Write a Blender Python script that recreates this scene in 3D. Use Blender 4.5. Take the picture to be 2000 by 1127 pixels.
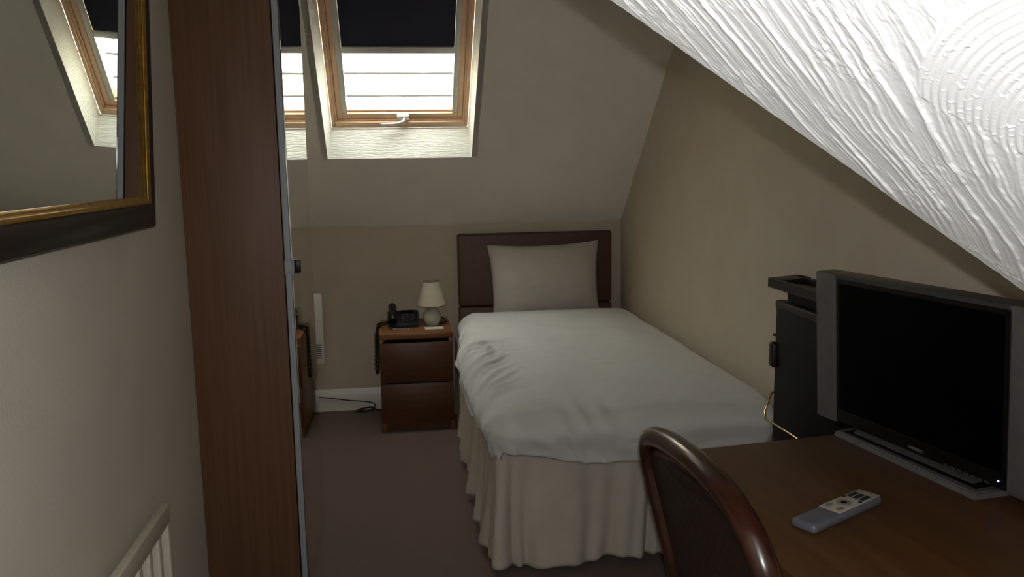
import bpy, bmesh, math, random
import numpy as np
from mathutils import Matrix, Vector

for o in list(bpy.data.objects):
    bpy.data.objects.remove(o, do_unlink=True)
SC = bpy.context.scene
COL = SC.collection
R = math.radians
random.seed(5)

# ------------------------------------------------------------------ camera
CAM_Z = 1.44
cam = bpy.data.cameras.new('camera')
cam_o = bpy.data.objects.new('camera', cam)
COL.objects.link(cam_o)
cam.sensor_width = 36.0
cam.lens = 1640.0 / 2000.0 * 36.0
cam.clip_start = 0.02


def cam_matrix():
    F, CX, CY, VP, roll = 1640.0, 1000.0, 563.5, (773.0, 328.0), R(0.9)
    nz = lambda v: v / np.linalg.norm(v)
    y = nz(np.array([(VP[0] - CX) / F, -(VP[1] - CY) / F, -1]))
    u = np.array([-math.sin(roll), math.cos(roll), 0])
    bk = np.array([0, 0, 1.0])
    z = nz(u - (u @ y) / (bk @ y) * bk)
    x = np.cross(y, z)
    m = np.stack([x, y, z])
    return Matrix([list(m[0]) + [0], list(m[1]) + [0], list(m[2]) + [CAM_Z], [0, 0, 0, 1]])


cam_o.matrix_world = cam_matrix()
SC.camera = cam_o

# ------------------------------------------------------------------ sky, the camera's flash, exposure
WORLD_STRENGTH = 14.5
FLASH_POWER = 11.2
world = bpy.data.worlds.new('overcast_sky')
SC.world = world
world.use_nodes = True
bg = world.node_tree.nodes['Background']
bg.inputs['Color'].default_value = (1.0, 1.0, 0.97, 1)
bg.inputs['Strength'].default_value = WORLD_STRENGTH

fl = bpy.data.lights.new('camera_flash', 'AREA')
fl.shape = 'RECTANGLE'
fl.size, fl.size_y = 0.016, 0.010
fl.energy = FLASH_POWER
fl.color = (1.0, 0.99, 0.985)
fl_o = bpy.data.objects.new('camera_flash', fl)
COL.objects.link(fl_o)
fl_o.location = (0.004, 0.0, CAM_Z + 0.038)
fl_o.rotation_euler = (R(86), 0, R(-10))

SC.view_settings.view_transform = 'Standard'
SC.view_settings.look = 'None'
SC.view_settings.gamma = 1.0
SC.view_settings.use_curve_mapping = False
SC.view_settings.exposure = 0.0


# ------------------------------------------------------------------ materials
def lin(c):
    return c / 12.92 if c <= 0.04045 else ((c + 0.055) / 1.055) ** 2.4


def rgb(h):
    h = h.lstrip('#')
    return tuple(lin(int(h[i:i + 2], 16) / 255) for i in (0, 2, 4)) + (1,)


def mat(name, c1, c2=None, rough=0.6, metal=0.0, scale=(40, 40, 40), bump=0.0, bscale=None, coat=0.0,
        detail=4.0, bdist=0.002, spec=0.5, sheen=0.0, ramp=(0.35, 0.65)):
    m = bpy.data.materials.new(name)
    m.use_nodes = True
    nt = m.node_tree
    b = nt.nodes['Principled BSDF']
    b.inputs['Roughness'].default_value = rough
    b.inputs['Metallic'].default_value = metal
    b.inputs['Coat Weight'].default_value = coat
    b.inputs['Coat Roughness'].default_value = 0.15
    b.inputs['Specular IOR Level'].default_value = spec
    b.inputs['Sheen Weight'].default_value = sheen
    b.inputs['Base Color'].default_value = rgb(c1)
    tc = nt.nodes.new('ShaderNodeTexCoord')

    def noise(sc, det):
        mp = nt.nodes.new('ShaderNodeMapping')
        mp.inputs['Scale'].default_value = sc if isinstance(sc, tuple) else (sc, sc, sc)
        nt.links.new(tc.outputs['Object'], mp.inputs['Vector'])
        nn = nt.nodes.new('ShaderNodeTexNoise')
        nn.inputs['Scale'].default_value = 1.0
        nn.inputs['Detail'].default_value = det
        nt.links.new(mp.outputs['Vector'], nn.inputs['Vector'])
        return nn
    if c2:
        nn = noise(scale, detail)
        cr = nt.nodes.new('ShaderNodeValToRGB')
        cr.color_ramp.elements[0].position, cr.color_ramp.elements[1].position = ramp
        cr.color_ramp.elements[0].color = rgb(c1)
        cr.color_ramp.elements[1].color = rgb(c2)
        nt.links.new(nn.outputs['Fac'], cr.inputs['Fac'])
        nt.links.new(cr.outputs['Color'], b.inputs['Base Color'])
    if bump:
        bn = noise(bscale or scale, detail)
        bp = nt.nodes.new('ShaderNodeBump')
        bp.inputs['Strength'].default_value = bump
        bp.inputs['Distance'].default_value = bdist
        nt.links.new(bn.outputs['Fac'], bp.inputs['Height'])
        nt.links.new(bp.outputs['Normal'], b.inputs['Normal'])
    return m


def glass_mat():
    m = bpy.data.materials.new('window_glass')
    m.use_nodes = True
    nt = m.node_tree
    nt.nodes.remove(nt.nodes['Principled BSDF'])
    out = nt.nodes['Material Output']
    t = nt.nodes.new('ShaderNodeBsdfTransparent')
    t.inputs['Color'].default_value = (0.95, 0.97, 0.95, 1)
    g = nt.nodes.new('ShaderNodeBsdfGlossy')
    g.inputs['Roughness'].default_value = 0.02
    mx = nt.nodes.new('ShaderNodeMixShader')
    mx.inputs[0].default_value = 0.06
    nt.links.new(t.outputs[0], mx.inputs[1])
    nt.links.new(g.outputs[0], mx.inputs[2])
    nt.links.new(mx.outputs[0], out.inputs['Surface'])
    return m


def emit_mat(name, c, s):
    m = bpy.data.materials.new(name)
    m.use_nodes = True
    b = m.node_tree.nodes['Principled BSDF']
    b.inputs['Emission Color'].default_value = c
    b.inputs['Emission Strength'].default_value = s
    return m


M = dict(
    wall=mat('wall_cream', '#c4b7a4', '#c8bcaa', 0.85, scale=(6, 6, 6), bump=0.25, bscale=(170, 170, 170), bdist=0.001),
    wall_l=mat('wall_vinyl_cream', '#d6d0c0', '#dcd6c6', 0.8, scale=(5, 5, 5), bump=0.45, bscale=(150, 150, 110), bdist=0.0012),
    slope=mat('slope_cream', '#e4ded2', '#e8e2d6', 0.85, scale=(6, 6, 6), bump=0.25, bscale=(120, 120, 120), bdist=0.001),
    plain=mat('ceiling_white', '#e6e4dc', '#ecebe4', 0.85),
    artex=mat('artex_white', '#f2f4f4', '#f4f6f6', 0.55, scale=(30, 30, 30), bump=0.35, bscale=(380, 380, 380), bdist=0.0006),
    reveal=mat('reveal_white', '#ecebe0', '#f0efe5', 0.6, scale=(12, 12, 12), bump=1.0, bscale=(22, 130, 130), bdist=0.006),
    gloss=mat('gloss_white', '#dcd8cd', '#e2ded4', 0.35),
    carpet=mat('carpet_mauve', '#644e44', '#6e5a50', 0.95, scale=(220, 220, 220), bump=0.7, bscale=(420, 420, 420), bdist=0.004, spec=0.1, sheen=0.15),
    pine=mat('pine_varnish', '#d9b491', '#ddba98', 0.5, scale=(4, 40, 40)),
    oak=mat('oak_veneer', '#664832', '#705038', 0.5, scale=(70, 70, 2.2), bump=0.08, spec=0.35),
    edge=mat('oak_edge', '#664a32', '#70533a', 0.5, scale=(70, 70, 2.2)),
    alu=mat('aluminium', '#9da0a4', '#a3a6aa', 0.55, spec=0.3),
    black=mat('black_plastic', '#0a0909', '#0e0d0d', 0.4, spec=0.3),
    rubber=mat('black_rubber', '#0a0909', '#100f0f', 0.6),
    mirror=mat('mirror_silver', '#e4e8e4', None, 0.0, metal=1.0),
    gold=mat('gilt', '#a8823c', '#bd9850', 0.3, metal=0.75, scale=(60, 60, 60), bump=0.2),
    mahog=mat('mahogany_frame', '#1c110f', '#24150f', 0.4, scale=(60, 8, 60)),
    cream=mat('cream_paint', '#c9c3ae', '#d0cab6', 0.45),
    blind=mat('navy_blind', '#1a1a2c', '#1e1e32', 0.85, scale=(300, 300, 300)),
    rail=mat('blind_rail', '#c3c3bd', '#cacac4', 0.4, metal=0.2),
    chrome=mat('chrome', '#d4d4d0', None, 0.15, metal=1.0),
    steel=mat('satin_steel', '#c9c8c2', None, 0.3, metal=0.8),
    brass=mat('brass_wire', '#c0a36a', None, 0.25, metal=1.0),
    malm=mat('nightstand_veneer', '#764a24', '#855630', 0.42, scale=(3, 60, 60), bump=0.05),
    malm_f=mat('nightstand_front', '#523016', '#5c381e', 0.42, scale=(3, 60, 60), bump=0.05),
    head=mat('headboard_leather', '#583a2a', '#604230', 0.5, scale=(25, 25, 25), bump=0.15, bscale=(220, 220, 220)),
    linen=mat('white_cotton', '#d4d2ce', '#d8d6d2', 0.85, scale=(10, 10, 10), bump=0.2, bscale=(260, 260, 260), bdist=0.001, sheen=0.1),
    pillow=mat('pillow_cotton', '#b8b4a8', '#c0b8b0', 0.85, scale=(10, 10, 10), bump=0.2, bscale=(260, 260, 260), bdist=0.001, sheen=0.1),
    ivory=mat('ivory_cotton', '#bdb5a5', '#c3bcad', 0.88, scale=(12, 12, 12), bump=0.2, bscale=(240, 240, 240), bdist=0.001),
    divan=mat('divan_ticking', '#8a8274', '#948c7e', 0.9),
    shade=mat('lamp_shade', '#c8bca6', '#cec2ac', 0.8, scale=(120, 120, 120)),
    ceramic=mat('celadon_ceramic', '#c4c6b4', '#cbcdbc', 0.18, coat=0.4),
    paper=mat('white_card', '#cfc8bf', '#d6d0c8', 0.7),
    leaflet=mat('leaflet', '#5d5358', '#7a7076', 0.5, scale=(60, 60, 60)),
    pink=mat('leaflet_edge', '#b98a86', None, 0.6),
    desk=mat('desk_veneer', '#553820', '#604226', 0.42, scale=(36, 2.0, 36), bump=0.05, detail=5, spec=0.35),
    desk_e=mat('desk_edge', '#603c20', '#6c4624', 0.4, scale=(36, 2.0, 36)),
    silver=mat('silver_plastic', '#605e5e', '#666462', 0.42, metal=0.15),
    silver_d=mat('silver_dark', '#484747', '#4e4d4d', 0.35, metal=0.2),
    screen=mat('lcd_screen', '#050506', None, 0.2, spec=0.06),
    logo=mat('logo_grey', '#777777', None, 0.5),
    rattan=mat('rattan_varnish', '#200c07', '#38170b', 0.3, scale=(18, 18, 18), coat=0.35, bump=0.1),
    cane=mat('cane_weave', '#150a07', '#26110b', 0.5, scale=(160, 160, 160), bump=0.8, bscale=(320, 320, 320), coat=0.2, bdist=0.003),
    press=mat('press_black', '#080706', '#0a0807', 0.55, spec=0.2),
    press_b=mat('press_brown', '#18100c', '#20140e', 0.5),
    remote=mat('remote_grey', '#686870', '#707078', 0.4, metal=0.1),
    face=mat('remote_face', '#b3aa9a', '#bab1a1', 0.45),
    btn_d=mat('button_dark', '#1f232b', None, 0.5),
    btn_g=mat('button_grey', '#857f76', None, 0.5),
    slate=mat('pale_roof_tile', '#c8c0ae', '#d6cfc0', 0.9, scale=(3, 3, 3)),
    glass=glass_mat(),
    led=emit_mat('blue_led', (0.2, 0.3, 1.0, 1), 6.0),
)


# ------------------------------------------------------------------ mesh helpers
def box(bm, a, b, bev=0.0, seg=2, mtx=None):
    a, b = Vector(a), Vector(b)
    c, s = (a + b) / 2, b - a
    r = bmesh.ops.create_cube(bm, size=1.0, matrix=Matrix.Translation(c) @ Matrix.Diagonal((s.x, s.y, s.z, 1)))
    vs = r['verts']
    if bev > 0:
        es = list({e for v in vs for e in v.link_edges})
        r2 = bmesh.ops.bevel(bm, geom=es, offset=bev, segments=seg, profile=0.5, affect='EDGES')
        vs = list({v for f in r2['faces'] for v in f.verts} | {v for v in vs if v.is_valid})
    if mtx is not None:
        bmesh.ops.transform(bm, matrix=mtx, verts=vs)
    return vs


def tube(bm, pts, r, n=10, closed=False, caps=True, up=None):
    pts = [Vector(p) for p in pts]
    N = len(pts)
    rs = r if isinstance(r, (list, tuple)) else [r] * N
    rings = []
    prev = None
    for i, p in enumerate(pts):
        if closed:
            t = (pts[(i + 1) % N] - pts[i - 1])
        else:
            t = pts[min(i + 1, N - 1)] - pts[max(i - 1, 0)]
        t.normalize()
        if prev is None:
            ref = Vector((0, 0, 1)) if abs(t.z) < 0.9 else Vector((1, 0, 0))
            a = t.cross(ref).normalized()
        else:
            a = (prev - t * prev.dot(t)).normalized()
        prev = a
        b = t.cross(a)
        rings.append([bm.verts.new(p + (a * math.cos(2 * math.pi * k / n) + b * math.sin(2 * math.pi * k / n)) * rs[i]) for k in range(n)])
    for i in range(N if closed else N - 1):
        A, B = rings[i], rings[(i + 1) % N]
        for k in range(n):
            bm.faces.new((A[k], A[(k + 1) % n], B[(k + 1) % n], B[k]))
    if caps and not closed:
        bm.faces.new(rings[0][::-1])
        bm.faces.new(rings[-1])


def lathe(bm, prof, c=(0, 0, 0), n=40, close=False):
    rings = []
    for (r, z) in prof:
        if r < 1e-6:
            rings.append([bm.verts.new((c[0], c[1], c[2] + z))])
        else:
            rings.append([bm.verts.new((c[0] + r * math.cos(2 * math.pi * k / n), c[1] + r * math.sin(2 * math.pi * k / n), c[2] + z)) for k in range(n)])
    pairs = list(zip(rings[:-1], rings[1:]))
    if close:
        pairs.append((rings[-1], rings[0]))
    for A, B in pairs:
        for k in range(n):
            k2 = (k + 1) % n
            if len(A) == 1 and len(B) == 1:
                continue
            if len(A) == 1:
                bm.faces.new((A[0], B[k2], B[k]))
            elif len(B) == 1:
                bm.faces.new((A[k], A[k2], B[0]))
            else:
                bm.faces.new((A[k], A[k2], B[k2], B[k]))


def prism(bm, poly, off):
    """polygon (3D points) extruded by the vector off"""
    off = Vector(off)
    A = [bm.verts.new(Vector(p)) for p in poly]
    B = [bm.verts.new(Vector(p) + off) for p in poly]
    bm.faces.new(A)
    bm.faces.new(B[::-1])
    n = len(A)
    for i in range(n):
        bm.faces.new((A[i], B[i], B[(i + 1) % n], A[(i + 1) % n]))


def finish(me, ang=35):
    me.shade_smooth()
    me.set_sharp_from_angle(angle=R(ang))


def obj(name, bm, m, parent=None, ang=35, off=None, kind=None, label=None):
    """link a bmesh as one mesh object; off = world origin to subtract"""
    bmesh.ops.recalc_face_normals(bm, faces=bm.faces[:])
    me = bpy.data.meshes.new(name)
    bm.to_mesh(me)
    bm.free()
    return link(name, me, m, parent, ang, off, kind, label)


def link(name, me, m, parent=None, ang=35, off=None, kind=None, label=None):
    if off is not None:
        me.transform(Matrix.Translation(-Vector(off)))
    finish(me, ang)
    me.materials.append(M[m] if isinstance(m, str) else m)
    o = bpy.data.objects.new(name, me)
    COL.objects.link(o)
    if parent is not None:
        o.parent = parent
    elif off is not None:
        o.location = off
    if kind:
        o['kind'] = kind
    if label:
        o['label'] = label
    return o


def grid_mesh(name, P, m, parent=None, ang=80, off=None, kind=None, flip=False):
    """P: (nu, nv, 3) array"""
    nu, nv = P.shape[:2]
    idx = np.arange(nu * nv).reshape(nu, nv)
    q = np.stack([idx[:-1, :-1], idx[1:, :-1], idx[1:, 1:], idx[:-1, 1:]], -1).reshape(-1, 4)
    if flip:
        q = q[:, ::-1]
    me = bpy.data.meshes.new(name)
    me.from_pydata(P.reshape(-1, 3).tolist(), [], q.tolist())
    me.update()
    return link(name, me, m, parent, ang, off, kind)


def thing(name, label, cat, loc=(0, 0, 0), rz=0.0, group=None, kind=None):
    o = bpy.data.objects.new(name, None)
    o.empty_display_size = 0.05
    COL.objects.link(o)
    o.location = loc
    o.rotation_euler = (0, 0, rz)
    if label:
        o['label'] = label
    if cat:
        o['category'] = cat
    if group:
        o['group'] = group
    if kind:
        o['kind'] = kind
    return o


def tag(o, label, cat, group=None):
    o['label'] = label
    o['category'] = cat
    if group:
        o['group'] = group
    return o


_T = np.random.RandomState(11).rand(256, 256)


def vnoise(x, y):
    xi, yi = np.floor(x).astype(int), np.floor(y).astype(int)
    fx, fy = x - xi, y - yi
    fx, fy = fx * fx * (3 - 2 * fx), fy * fy * (3 - 2 * fy)
    g = lambda i, j: _T[i % 256, j % 256]
    return (g(xi, yi) * (1 - fx) + g(xi + 1, yi) * fx) * (1 - fy) + (g(xi, yi + 1) * (1 - fx) + g(xi + 1, yi + 1) * fx) * fy


def fbm(x, y, o=3):
    s, a, t = 0, 1.0, 0
    for k in range(o):
        s = s + a * vnoise(x * 2 ** k + 17.3 * k, y * 2 ** k + 5.1 * k)
        t += a
        a *= 0.5
    return s / t


def smooth(a, b, x):
    t = np.clip((x - a) / (b - a), 0, 1)
    return t * t * (3 - 2 * t)


# ------------------------------------------------------------------ the room
XL, XR, YB, YF, ZC = -0.645, 1.352, 5.006, -0.80, 2.40
KNEE, TANS = 1.105, 0.930
SA = math.atan(TANS)
YTOP = YB - (ZC - KNEE) / TANS
NRM = Vector((0, math.sin(SA), math.cos(SA)))          # outward normal of the back slope
VUP = Vector((0, -math.cos(SA), math.sin(SA)))         # up the slope


def slab(name, a, b, m):
    bm = bmesh.new()
    box(bm, a, b)
    return obj(name, bm, m, kind='structure')


slab('floor', (XL - 0.1, YF - 0.1, -0.06), (XR + 0.1, YB + 0.1, 0.0), 'carpet')
slab('wall_left', (XL - 0.1, YF - 0.1, 0), (XL, YB + 0.1, ZC + 0.1), 'wall_l')
slab('wall_right', (XR, YF - 0.1, 0), (XR + 0.1, YB + 0.1, ZC + 0.1), 'wall')
slab('wall_back', (XL, YB, 0), (XR, YB + 0.1, KNEE), 'wall')
slab('wall_front', (XL, YF - 0.1, 0), (XR, YF, ZC), 'wall')
slab('ceiling', (XL, 0.74, ZC), (XR, YTOP, ZC + 0.08), 'plain')


def skirting(name, a, b, nrm):
    a, b, nrm = Vector(a), Vector(b), Vector(nrm)
    prof = [(0, 0), (0.016, 0), (0.016, 0.095), (0.013, 0.105), (0.011, 0.108), (0.011, 0.118), (0.005, 0.13), (0, 0.13)]
    bm = bmesh.new()
    A = [bm.verts.new(a + nrm * d + Vector((0, 0, z))) for d, z in prof]
    B = [bm.verts.new(b + nrm * d + Vector((0, 0, z))) for d, z in prof]
    for i in range(len(prof)):
        j = (i + 1) % len(prof)
        bm.faces.new((A[i], A[j], B[j], B[i]))
    bm.faces.new(A)
    bm.faces.new(B[::-1])
    return obj(name, bm, 'gloss', kind='structure')


skirting('baseboard_back', (XL, YB, 0), (XR, YB, 0), (0, -1, 0))
skirting('baseboard_right', (XR, YB - 0.016, 0), (XR, YF, 0), (-1, 0, 0))
skirting('baseboard_left', (XL, YB - 0.016, 0), (XL, 3.30, 0), (1, 0, 0))

# back slope with the roof window opening
WX0, WX1 = -0.355, 0.409
WB_Y, WT_Y = 4.590, 3.780


def sl(x, y):
    return Vector((x, y, KNEE + (YB - y) * TANS))


bm = bmesh.new()
for x0, x1, y0, y1 in ((XL, WX0, YB, YTOP), (WX1, XR, YB, YTOP), (WX0, WX1, YB, WB_Y), (WX0, WX1, WT_Y, YTOP)):
    prism(bm, [sl(x0, y0), sl(x1, y0), sl(x1, y1), sl(x0, y1)], NRM * 0.03)
obj('ceiling_back', bm, 'slope', kind='structure')

# near artex slope above the camera
E0, ESL, EY = Vector((0.204, 0.8, 1.593)), 0.650, 0.80
ETH = math.atan(ESL)
U = np.array([math.cos(ETH), 0, -math.sin(ETH)])
NB = np.array([-math.sin(ETH), 0, -math.cos(ETH)])     # downwards, into the room
fine_u = np.arange(-0.06, 0.60, 0.00095)
fine_v = np.arange(0.0, 0.42, 0.00095)
ulo, uhi = (XL - 0.204) / math.cos(ETH), (XR - 0.204) / math.cos(ETH)
us = np.concatenate([np.linspace(ulo, -0.062, 26), fine_u, np.linspace(0.602, uhi, 24)])
vs = np.concatenate([fine_v, np.linspace(0.422, EY - YF, 40)])
uu, vv = np.meshgrid(us, vs, indexing='ij')


def artex(u, v):
    A = R(-33)
    wx, wy = 0.0035 * (fbm(u * 60, v * 60) - .5), 0.0035 * (fbm(u * 60 + 9, v * 60 + 4) - .5)
    x, y = u + wx, v + wy
    a = x * math.cos(A) + y * math.sin(A)
    c = -x * math.sin(A) + y * math.cos(A) + 0.022 * (vnoise(u * 6 + 40, v * 6) - .5)
    h = 0
    # trowel strokes: long plates that rise gently and end in a torn edge
    for k, (sp, fa, amp) in enumerate(((0.0200, 5.0, 1.0), (0.0105, 9.0, 0.55), (0.0052, 22.0, 0.22))):
        t = c / sp + 1.1 * vnoise(a * fa + 13 * k, c / sp * 0.22 + 5 * k)
        i = np.floor(t)
        f = t - i
        gain = smooth(0.36, 0.72, vnoise(a * fa * 1.5 + i * 3.7, i * 5.31 + k))
        ridge = np.where(f < 0.86, (f / 0.86) ** 2.2, 1 - smooth(0.86, 1.0, f))
        h = h + amp * gain * ridge
    torn = smooth(0.52, 0.72, vnoise(u * 20 + 5, v * 20)) * np.abs(fbm(a * 70, c * 230, 2) - 0.5)
    h = (h * 0.0021 + 0.0022 * torn) * (0.30 + 0.70 * smooth(0.0, 0.02, v)) + 0.0002 * fbm(u * 200, v * 200, 2)
    # combed fan of concentric arcs
    du, dv = u - 0.4115, v - 0.4296
    r = np.hypot(du, dv) + 0.0008 * (fbm(u * 40, v * 40) - .5)
    PER = 0.0058
    f = (0.5 + 0.5 * np.cos(2 * math.pi * r / PER)) ** 0.7 * 0.0011
    th = np.arctan2(dv, du)
    beads = smooth(0.86, 0.93, vnoise(u * 300, v * 300)) * 0.0007
    f = f + beads + 0.0004 + 0.0006 * smooth(0.280, 0.288, r)
    m = (1 - smooth(0.288, 0.291, r)) * smooth(-0.004, 0.004, v - (0.228 + 0.42 * (u - 0.1995) + 0.02 * (vnoise(u * 60, v * 60) - .5)))
    return h * (1 - m) + f * m


hh = artex(uu, vv)
hh = hh - 0.0012
edge_jit = 0.004 * (fbm(us * 60, us * 0 + 2.2) - 0.5)
yy = EY - vv
yy[:, 0] += edge_jit
PT = np.array(E0)[None, None] * [1, 0, 1] + uu[..., None] * U + hh[..., None] * NB
PT[..., 1] = yy
grid_mesh('ceiling_near', PT, 'artex', ang=60, kind='structure')
# face that closes the low ceiling towards the window end, and its top
bm = bmesh.new()
zl, zr = 1.593 - ESL * (XL - 0.204), 1.593 - ESL * (XR - 0.204)
prism(bm, [(XL, 0.795, zl + 0.004), (XR, 0.795, zr + 0.004), (XR, 0.795, ZC), (XL, 0.795, ZC)], (0, -0.05, 0))
obj('wall_bulkhead', bm, 'wall', kind='structure')

# ------------------------------------------------------------------ roof window
WD = 0.150                                              # depth of the frame behind the slope
WCX = (WX0 + WX1) / 2 + 0.006
W0 = Vector((WCX, 4.628, 1.660))
WL = 1.12


def wp(u, v, w):
    return W0 + Vector((u, 0, 0)) + VUP * v + NRM * w


def wbox(bm, a, b, bev=0.0):
    """box in window coordinates (u across, v up the slope, w outwards)"""
    mtx = Matrix((
        (1, VUP.x, NRM.x, W0.x), (0, VUP.y, NRM.y, W0.y), (0, VUP.z, NRM.z, W0.z), (0, 0, 0, 1)))
    box(bm, a, b, bev, 2, mtx)


win = thing('window_1', 'varnished pine roof window set deep in the sloping back ceiling', None, (W0.x, W0.y, W0.z), kind='structure')
FH = 0.362
bm = bmesh.new()                                        # plastered reveals
top_o = sl(0, WT_Y)
bl, br = sl(WX0, WB_Y), sl(WX1, WB_Y)
tl, tr = sl(WX0, WT_Y), sl(WX1, WT_Y)
fbl, fbr, ftl, ftr = wp(-FH, 0, 0), wp(FH, 0, 0), wp(-FH, WL, 0), wp(FH, WL, 0)
faces = [('reveal_sill', (bl, br, fbr, fbl), (0, 0.03, 0)), ('reveal_side', (bl, fbl, ftl, tl), (-0.03, 0, 0)),
         ('reveal_side', (br, tr, ftr, fbr), (0.03, 0, 0)), ('reveal_head', (tl, ftl, ftr, tr), (0, -0.02, 0.03))]
bm.free()
for nme, q, off in faces:
    bm = bmesh.new()
    n1 = 1
    prism(bm, q, off)
    obj(nme, bm, 'reveal', win, off=W0)
bm = bmesh.new()                                        # white lining strip above the sill
wbox(bm, (-FH, -0.036, -0.012), (FH, 0.0, 0.02), 0.003)
obj('lining_strip', bm, 'gloss', win, off=W0)


def ring(bm, ou, iu, v0, v1, b0, b1, w0, w1, bev=0.003):
    wbox(bm, (-ou, v0, w0), (-iu, v1, w1), bev)
    wbox(bm, (iu, v0, w0), (ou, v1, w1), bev)
    wbox(bm, (-iu, v0, w0), (iu, v0 + b0, w1), bev)
    wbox(bm, (-iu, v1 - b1, w0), (iu, v1, w1), bev)


bm = bmesh.new()
ring(bm, FH, FH - 0.018, 0.0, WL, 0.030, 0.03, 0.0, 0.12)
ring(bm, FH - 0.016, FH - 0.030, 0.012, WL - 0.012, 0.026, 0.03, 0.012, 0.12)
obj('frame', bm, 'pine', win, off=W0)
bm = bmesh.new()
ring(bm, FH - 0.032, FH - 0.058, 0.040, WL - 0.03, 0.034, 0.05, 0.020, 0.110)
ring(bm, FH - 0.050, FH - 0.076, 0.060, WL - 0.05, 0.026, 0.05, 0.036, 0.110)
sash = obj('sash', bm, 'pine', win, off=W0)
bm = bmesh.new()
wbox(bm, (-FH + 0.074, 0.062, 0.076), (FH - 0.074, WL - 0.06, 0.080))
obj('pane', bm, 'glass', win, off=W0)
hd = None
bm = bmesh.new()
wbox(bm, (-0.018, 0.042, 0.002), (0.046, 0.072, 0.021), 0.004)
hd = obj('handle_plate', bm, 'steel', win, off=W0)
bm = bmesh.new()
tube(bm, [wp(0.020, 0.054, 0.004), wp(0.016, 0.050, -0.016), wp(-0.01, 0.047, -0.026), wp(-0.05, 0.044, -0.028), wp(-0.098, 0.042, -0.027), wp(-0.106, 0.050, -0.026)],
     [0.010, 0.0105, 0.0095, 0.008, 0.0075, 0.006], 12)
obj('lever', bm, 'steel', hd, off=(0, 0, 0)).data.transform(Matrix.Translation(-W0))

# the blind in the window
bt = thing('roller_blind', 'dark navy blackout blind pulled halfway down in the roof window', 'blind', wp(0, 0.5, 0.03))
bo = wp(0, 0.5, 0.03)
iu = FH - 0.086
bm = bmesh.new()
wbox(bm, (-iu, 0.50, 0.033), (iu, WL - 0.05, 0.0345))
obj('blind_fabric', bm, 'blind', bt, off=bo)
bm = bmesh.new()
wbox(bm, (-iu, 0.468, 0.026), (iu, 0.505, 0.040), 0.003)
obj('bottom_bar', bm, 'rail', bt, off=bo)
for s in (-1, 1):
    bm = bmesh.new()
    a, b = sorted((s * (FH - 0.056), s * iu))
    wbox(bm, (a, 0.0755, 0.024), (b, WL - 0.05, 0.033), 0.002)
    obj('side_rail', bm, 'rail', bt, off=bo)

# neighbour's pale roof outside the window: overlapping tile courses
nr_o = thing('neighbour_roof', 'pale neighbouring roof in overlapping courses seen through the roof window', 'roof', (0, 9.0, 0.9))
for k in range(13):
    z0 = 0.94 + k * 0.25
    y0 = 9.0 + (z0 - 2.19) * 0.9
    bm = bmesh.new()
    n = 46
    xs = np.linspace(-5, 5, n)
    lo = []
    rr = random.Random(k)
    for x in xs:
        lo.append((x, y0 - 0.012 + 0.004 * rr.random(), z0 + 0.008 * rr.random()))
    A = [bm.verts.new(p) for p in lo]
    B = [bm.verts.new((p[0], y0 + 0.31, z0 + 0.30)) for p in lo]
    C = [bm.verts.new((p[0], p[1] + 0.010, p[2] - 0.003)) for p in lo]
    for i in range(n - 1):
        bm.faces.new((A[i], A[i + 1], B[i + 1], B[i]))
        bm.faces.new((C[i], C[i + 1], A[i + 1], A[i]))
    tcs = obj('tile_course', bm, 'slate', nr_o, off=(0, 9.0, 0.9), ang=20)
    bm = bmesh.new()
    box(bm, (-5, y0 - 0.004, z0 - 0.016), (5, y0 + 0.02, z0 - 0.001))  # black strip standing in for the shadow under the course's lower edge
    obj('lip_shadow', bm, 'rubber', tcs, off=(0, 9.0, 0.9))

# ------------------------------------------------------------------ wardrobe with mirrored door
XM, WY0, WY1, WH = -0.329, 2.665, 3.265, 2.14
XBF = XM - 0.026
w = thing('wardrobe', 'narrow oak veneer wardrobe with a full-height mirrored door', 'wardrobe', (XL, WY0, 0))
wo = (XL, WY0, 0)
for y0, y1 in ((WY0, WY0 + 0.018), (WY1 - 0.018, WY1)):
    bm = bmesh.new()
    box(bm, (XL + 0.001, y0, 0.0), (XBF, y1, WH), 0.001)
    obj('side_panel', bm, 'oak', w, off=wo)
for nme, z0, z1, d in (('top_panel', WH - 0.018, WH, 0), ('bottom_panel', 0.06, 0.078, 0), ('shelf', 1.78, 1.798, 0.02)):
    bm = bmesh.new()
    box(bm, (XL + 0.001, WY0 + 0.018, z0), (XBF - d, WY1 - 0.018, z1))
    obj(nme, bm, 'oak', w, off=wo)
bm = bmesh.new()
box(bm, (XL + 0.001, WY0 + 0.018, 0.06), (XL + 0.006, WY1 - 0.018, WH - 0.02))
obj('back_panel', bm, 'oak', w, off=wo)
bm = bmesh.new()
box(bm, (XBF - 0.05, WY0 + 0.018, 0.0), (XBF - 0.032, WY1 - 0.018, 0.06))
obj('plinth', bm, 'edge', w, off=wo)
bm = bmesh.new()
box(bm, (XBF + 0.003, WY0 + 0.004, 0.035), (XM - 0.003, WY1 - 0.002, WH - 0.006))
dr = obj('door', bm, 'black', w, off=wo, label='mirrored door with aluminium edging')
bm = bmesh.new()
box(bm, (XM - 0.0035, WY0 + 0.006, 0.037), (XM, WY1 - 0.003, WH - 0.008))
obj('mirror_glass', bm, 'mirror', dr, off=wo)
bm = bmesh.new()
box(bm, (XBF + 0.004, WY0, 0.035), (XM - 0.004, WY0 + 0.010, WH - 0.006), 0.001)
obj('edge_profile', bm, 'alu', dr, off=wo)
bm = bmesh.new()
box(bm, (XBF + 0.002, WY0 - 0.004, 1.115), (XM - 0.001, WY0 + 0.002, 1.162), 0.002)
box(bm, (XM - 0.001, WY0 - 0.004, 1.115), (XM + 0.005, WY0 + 0.02, 1.162), 0.002)
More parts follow.
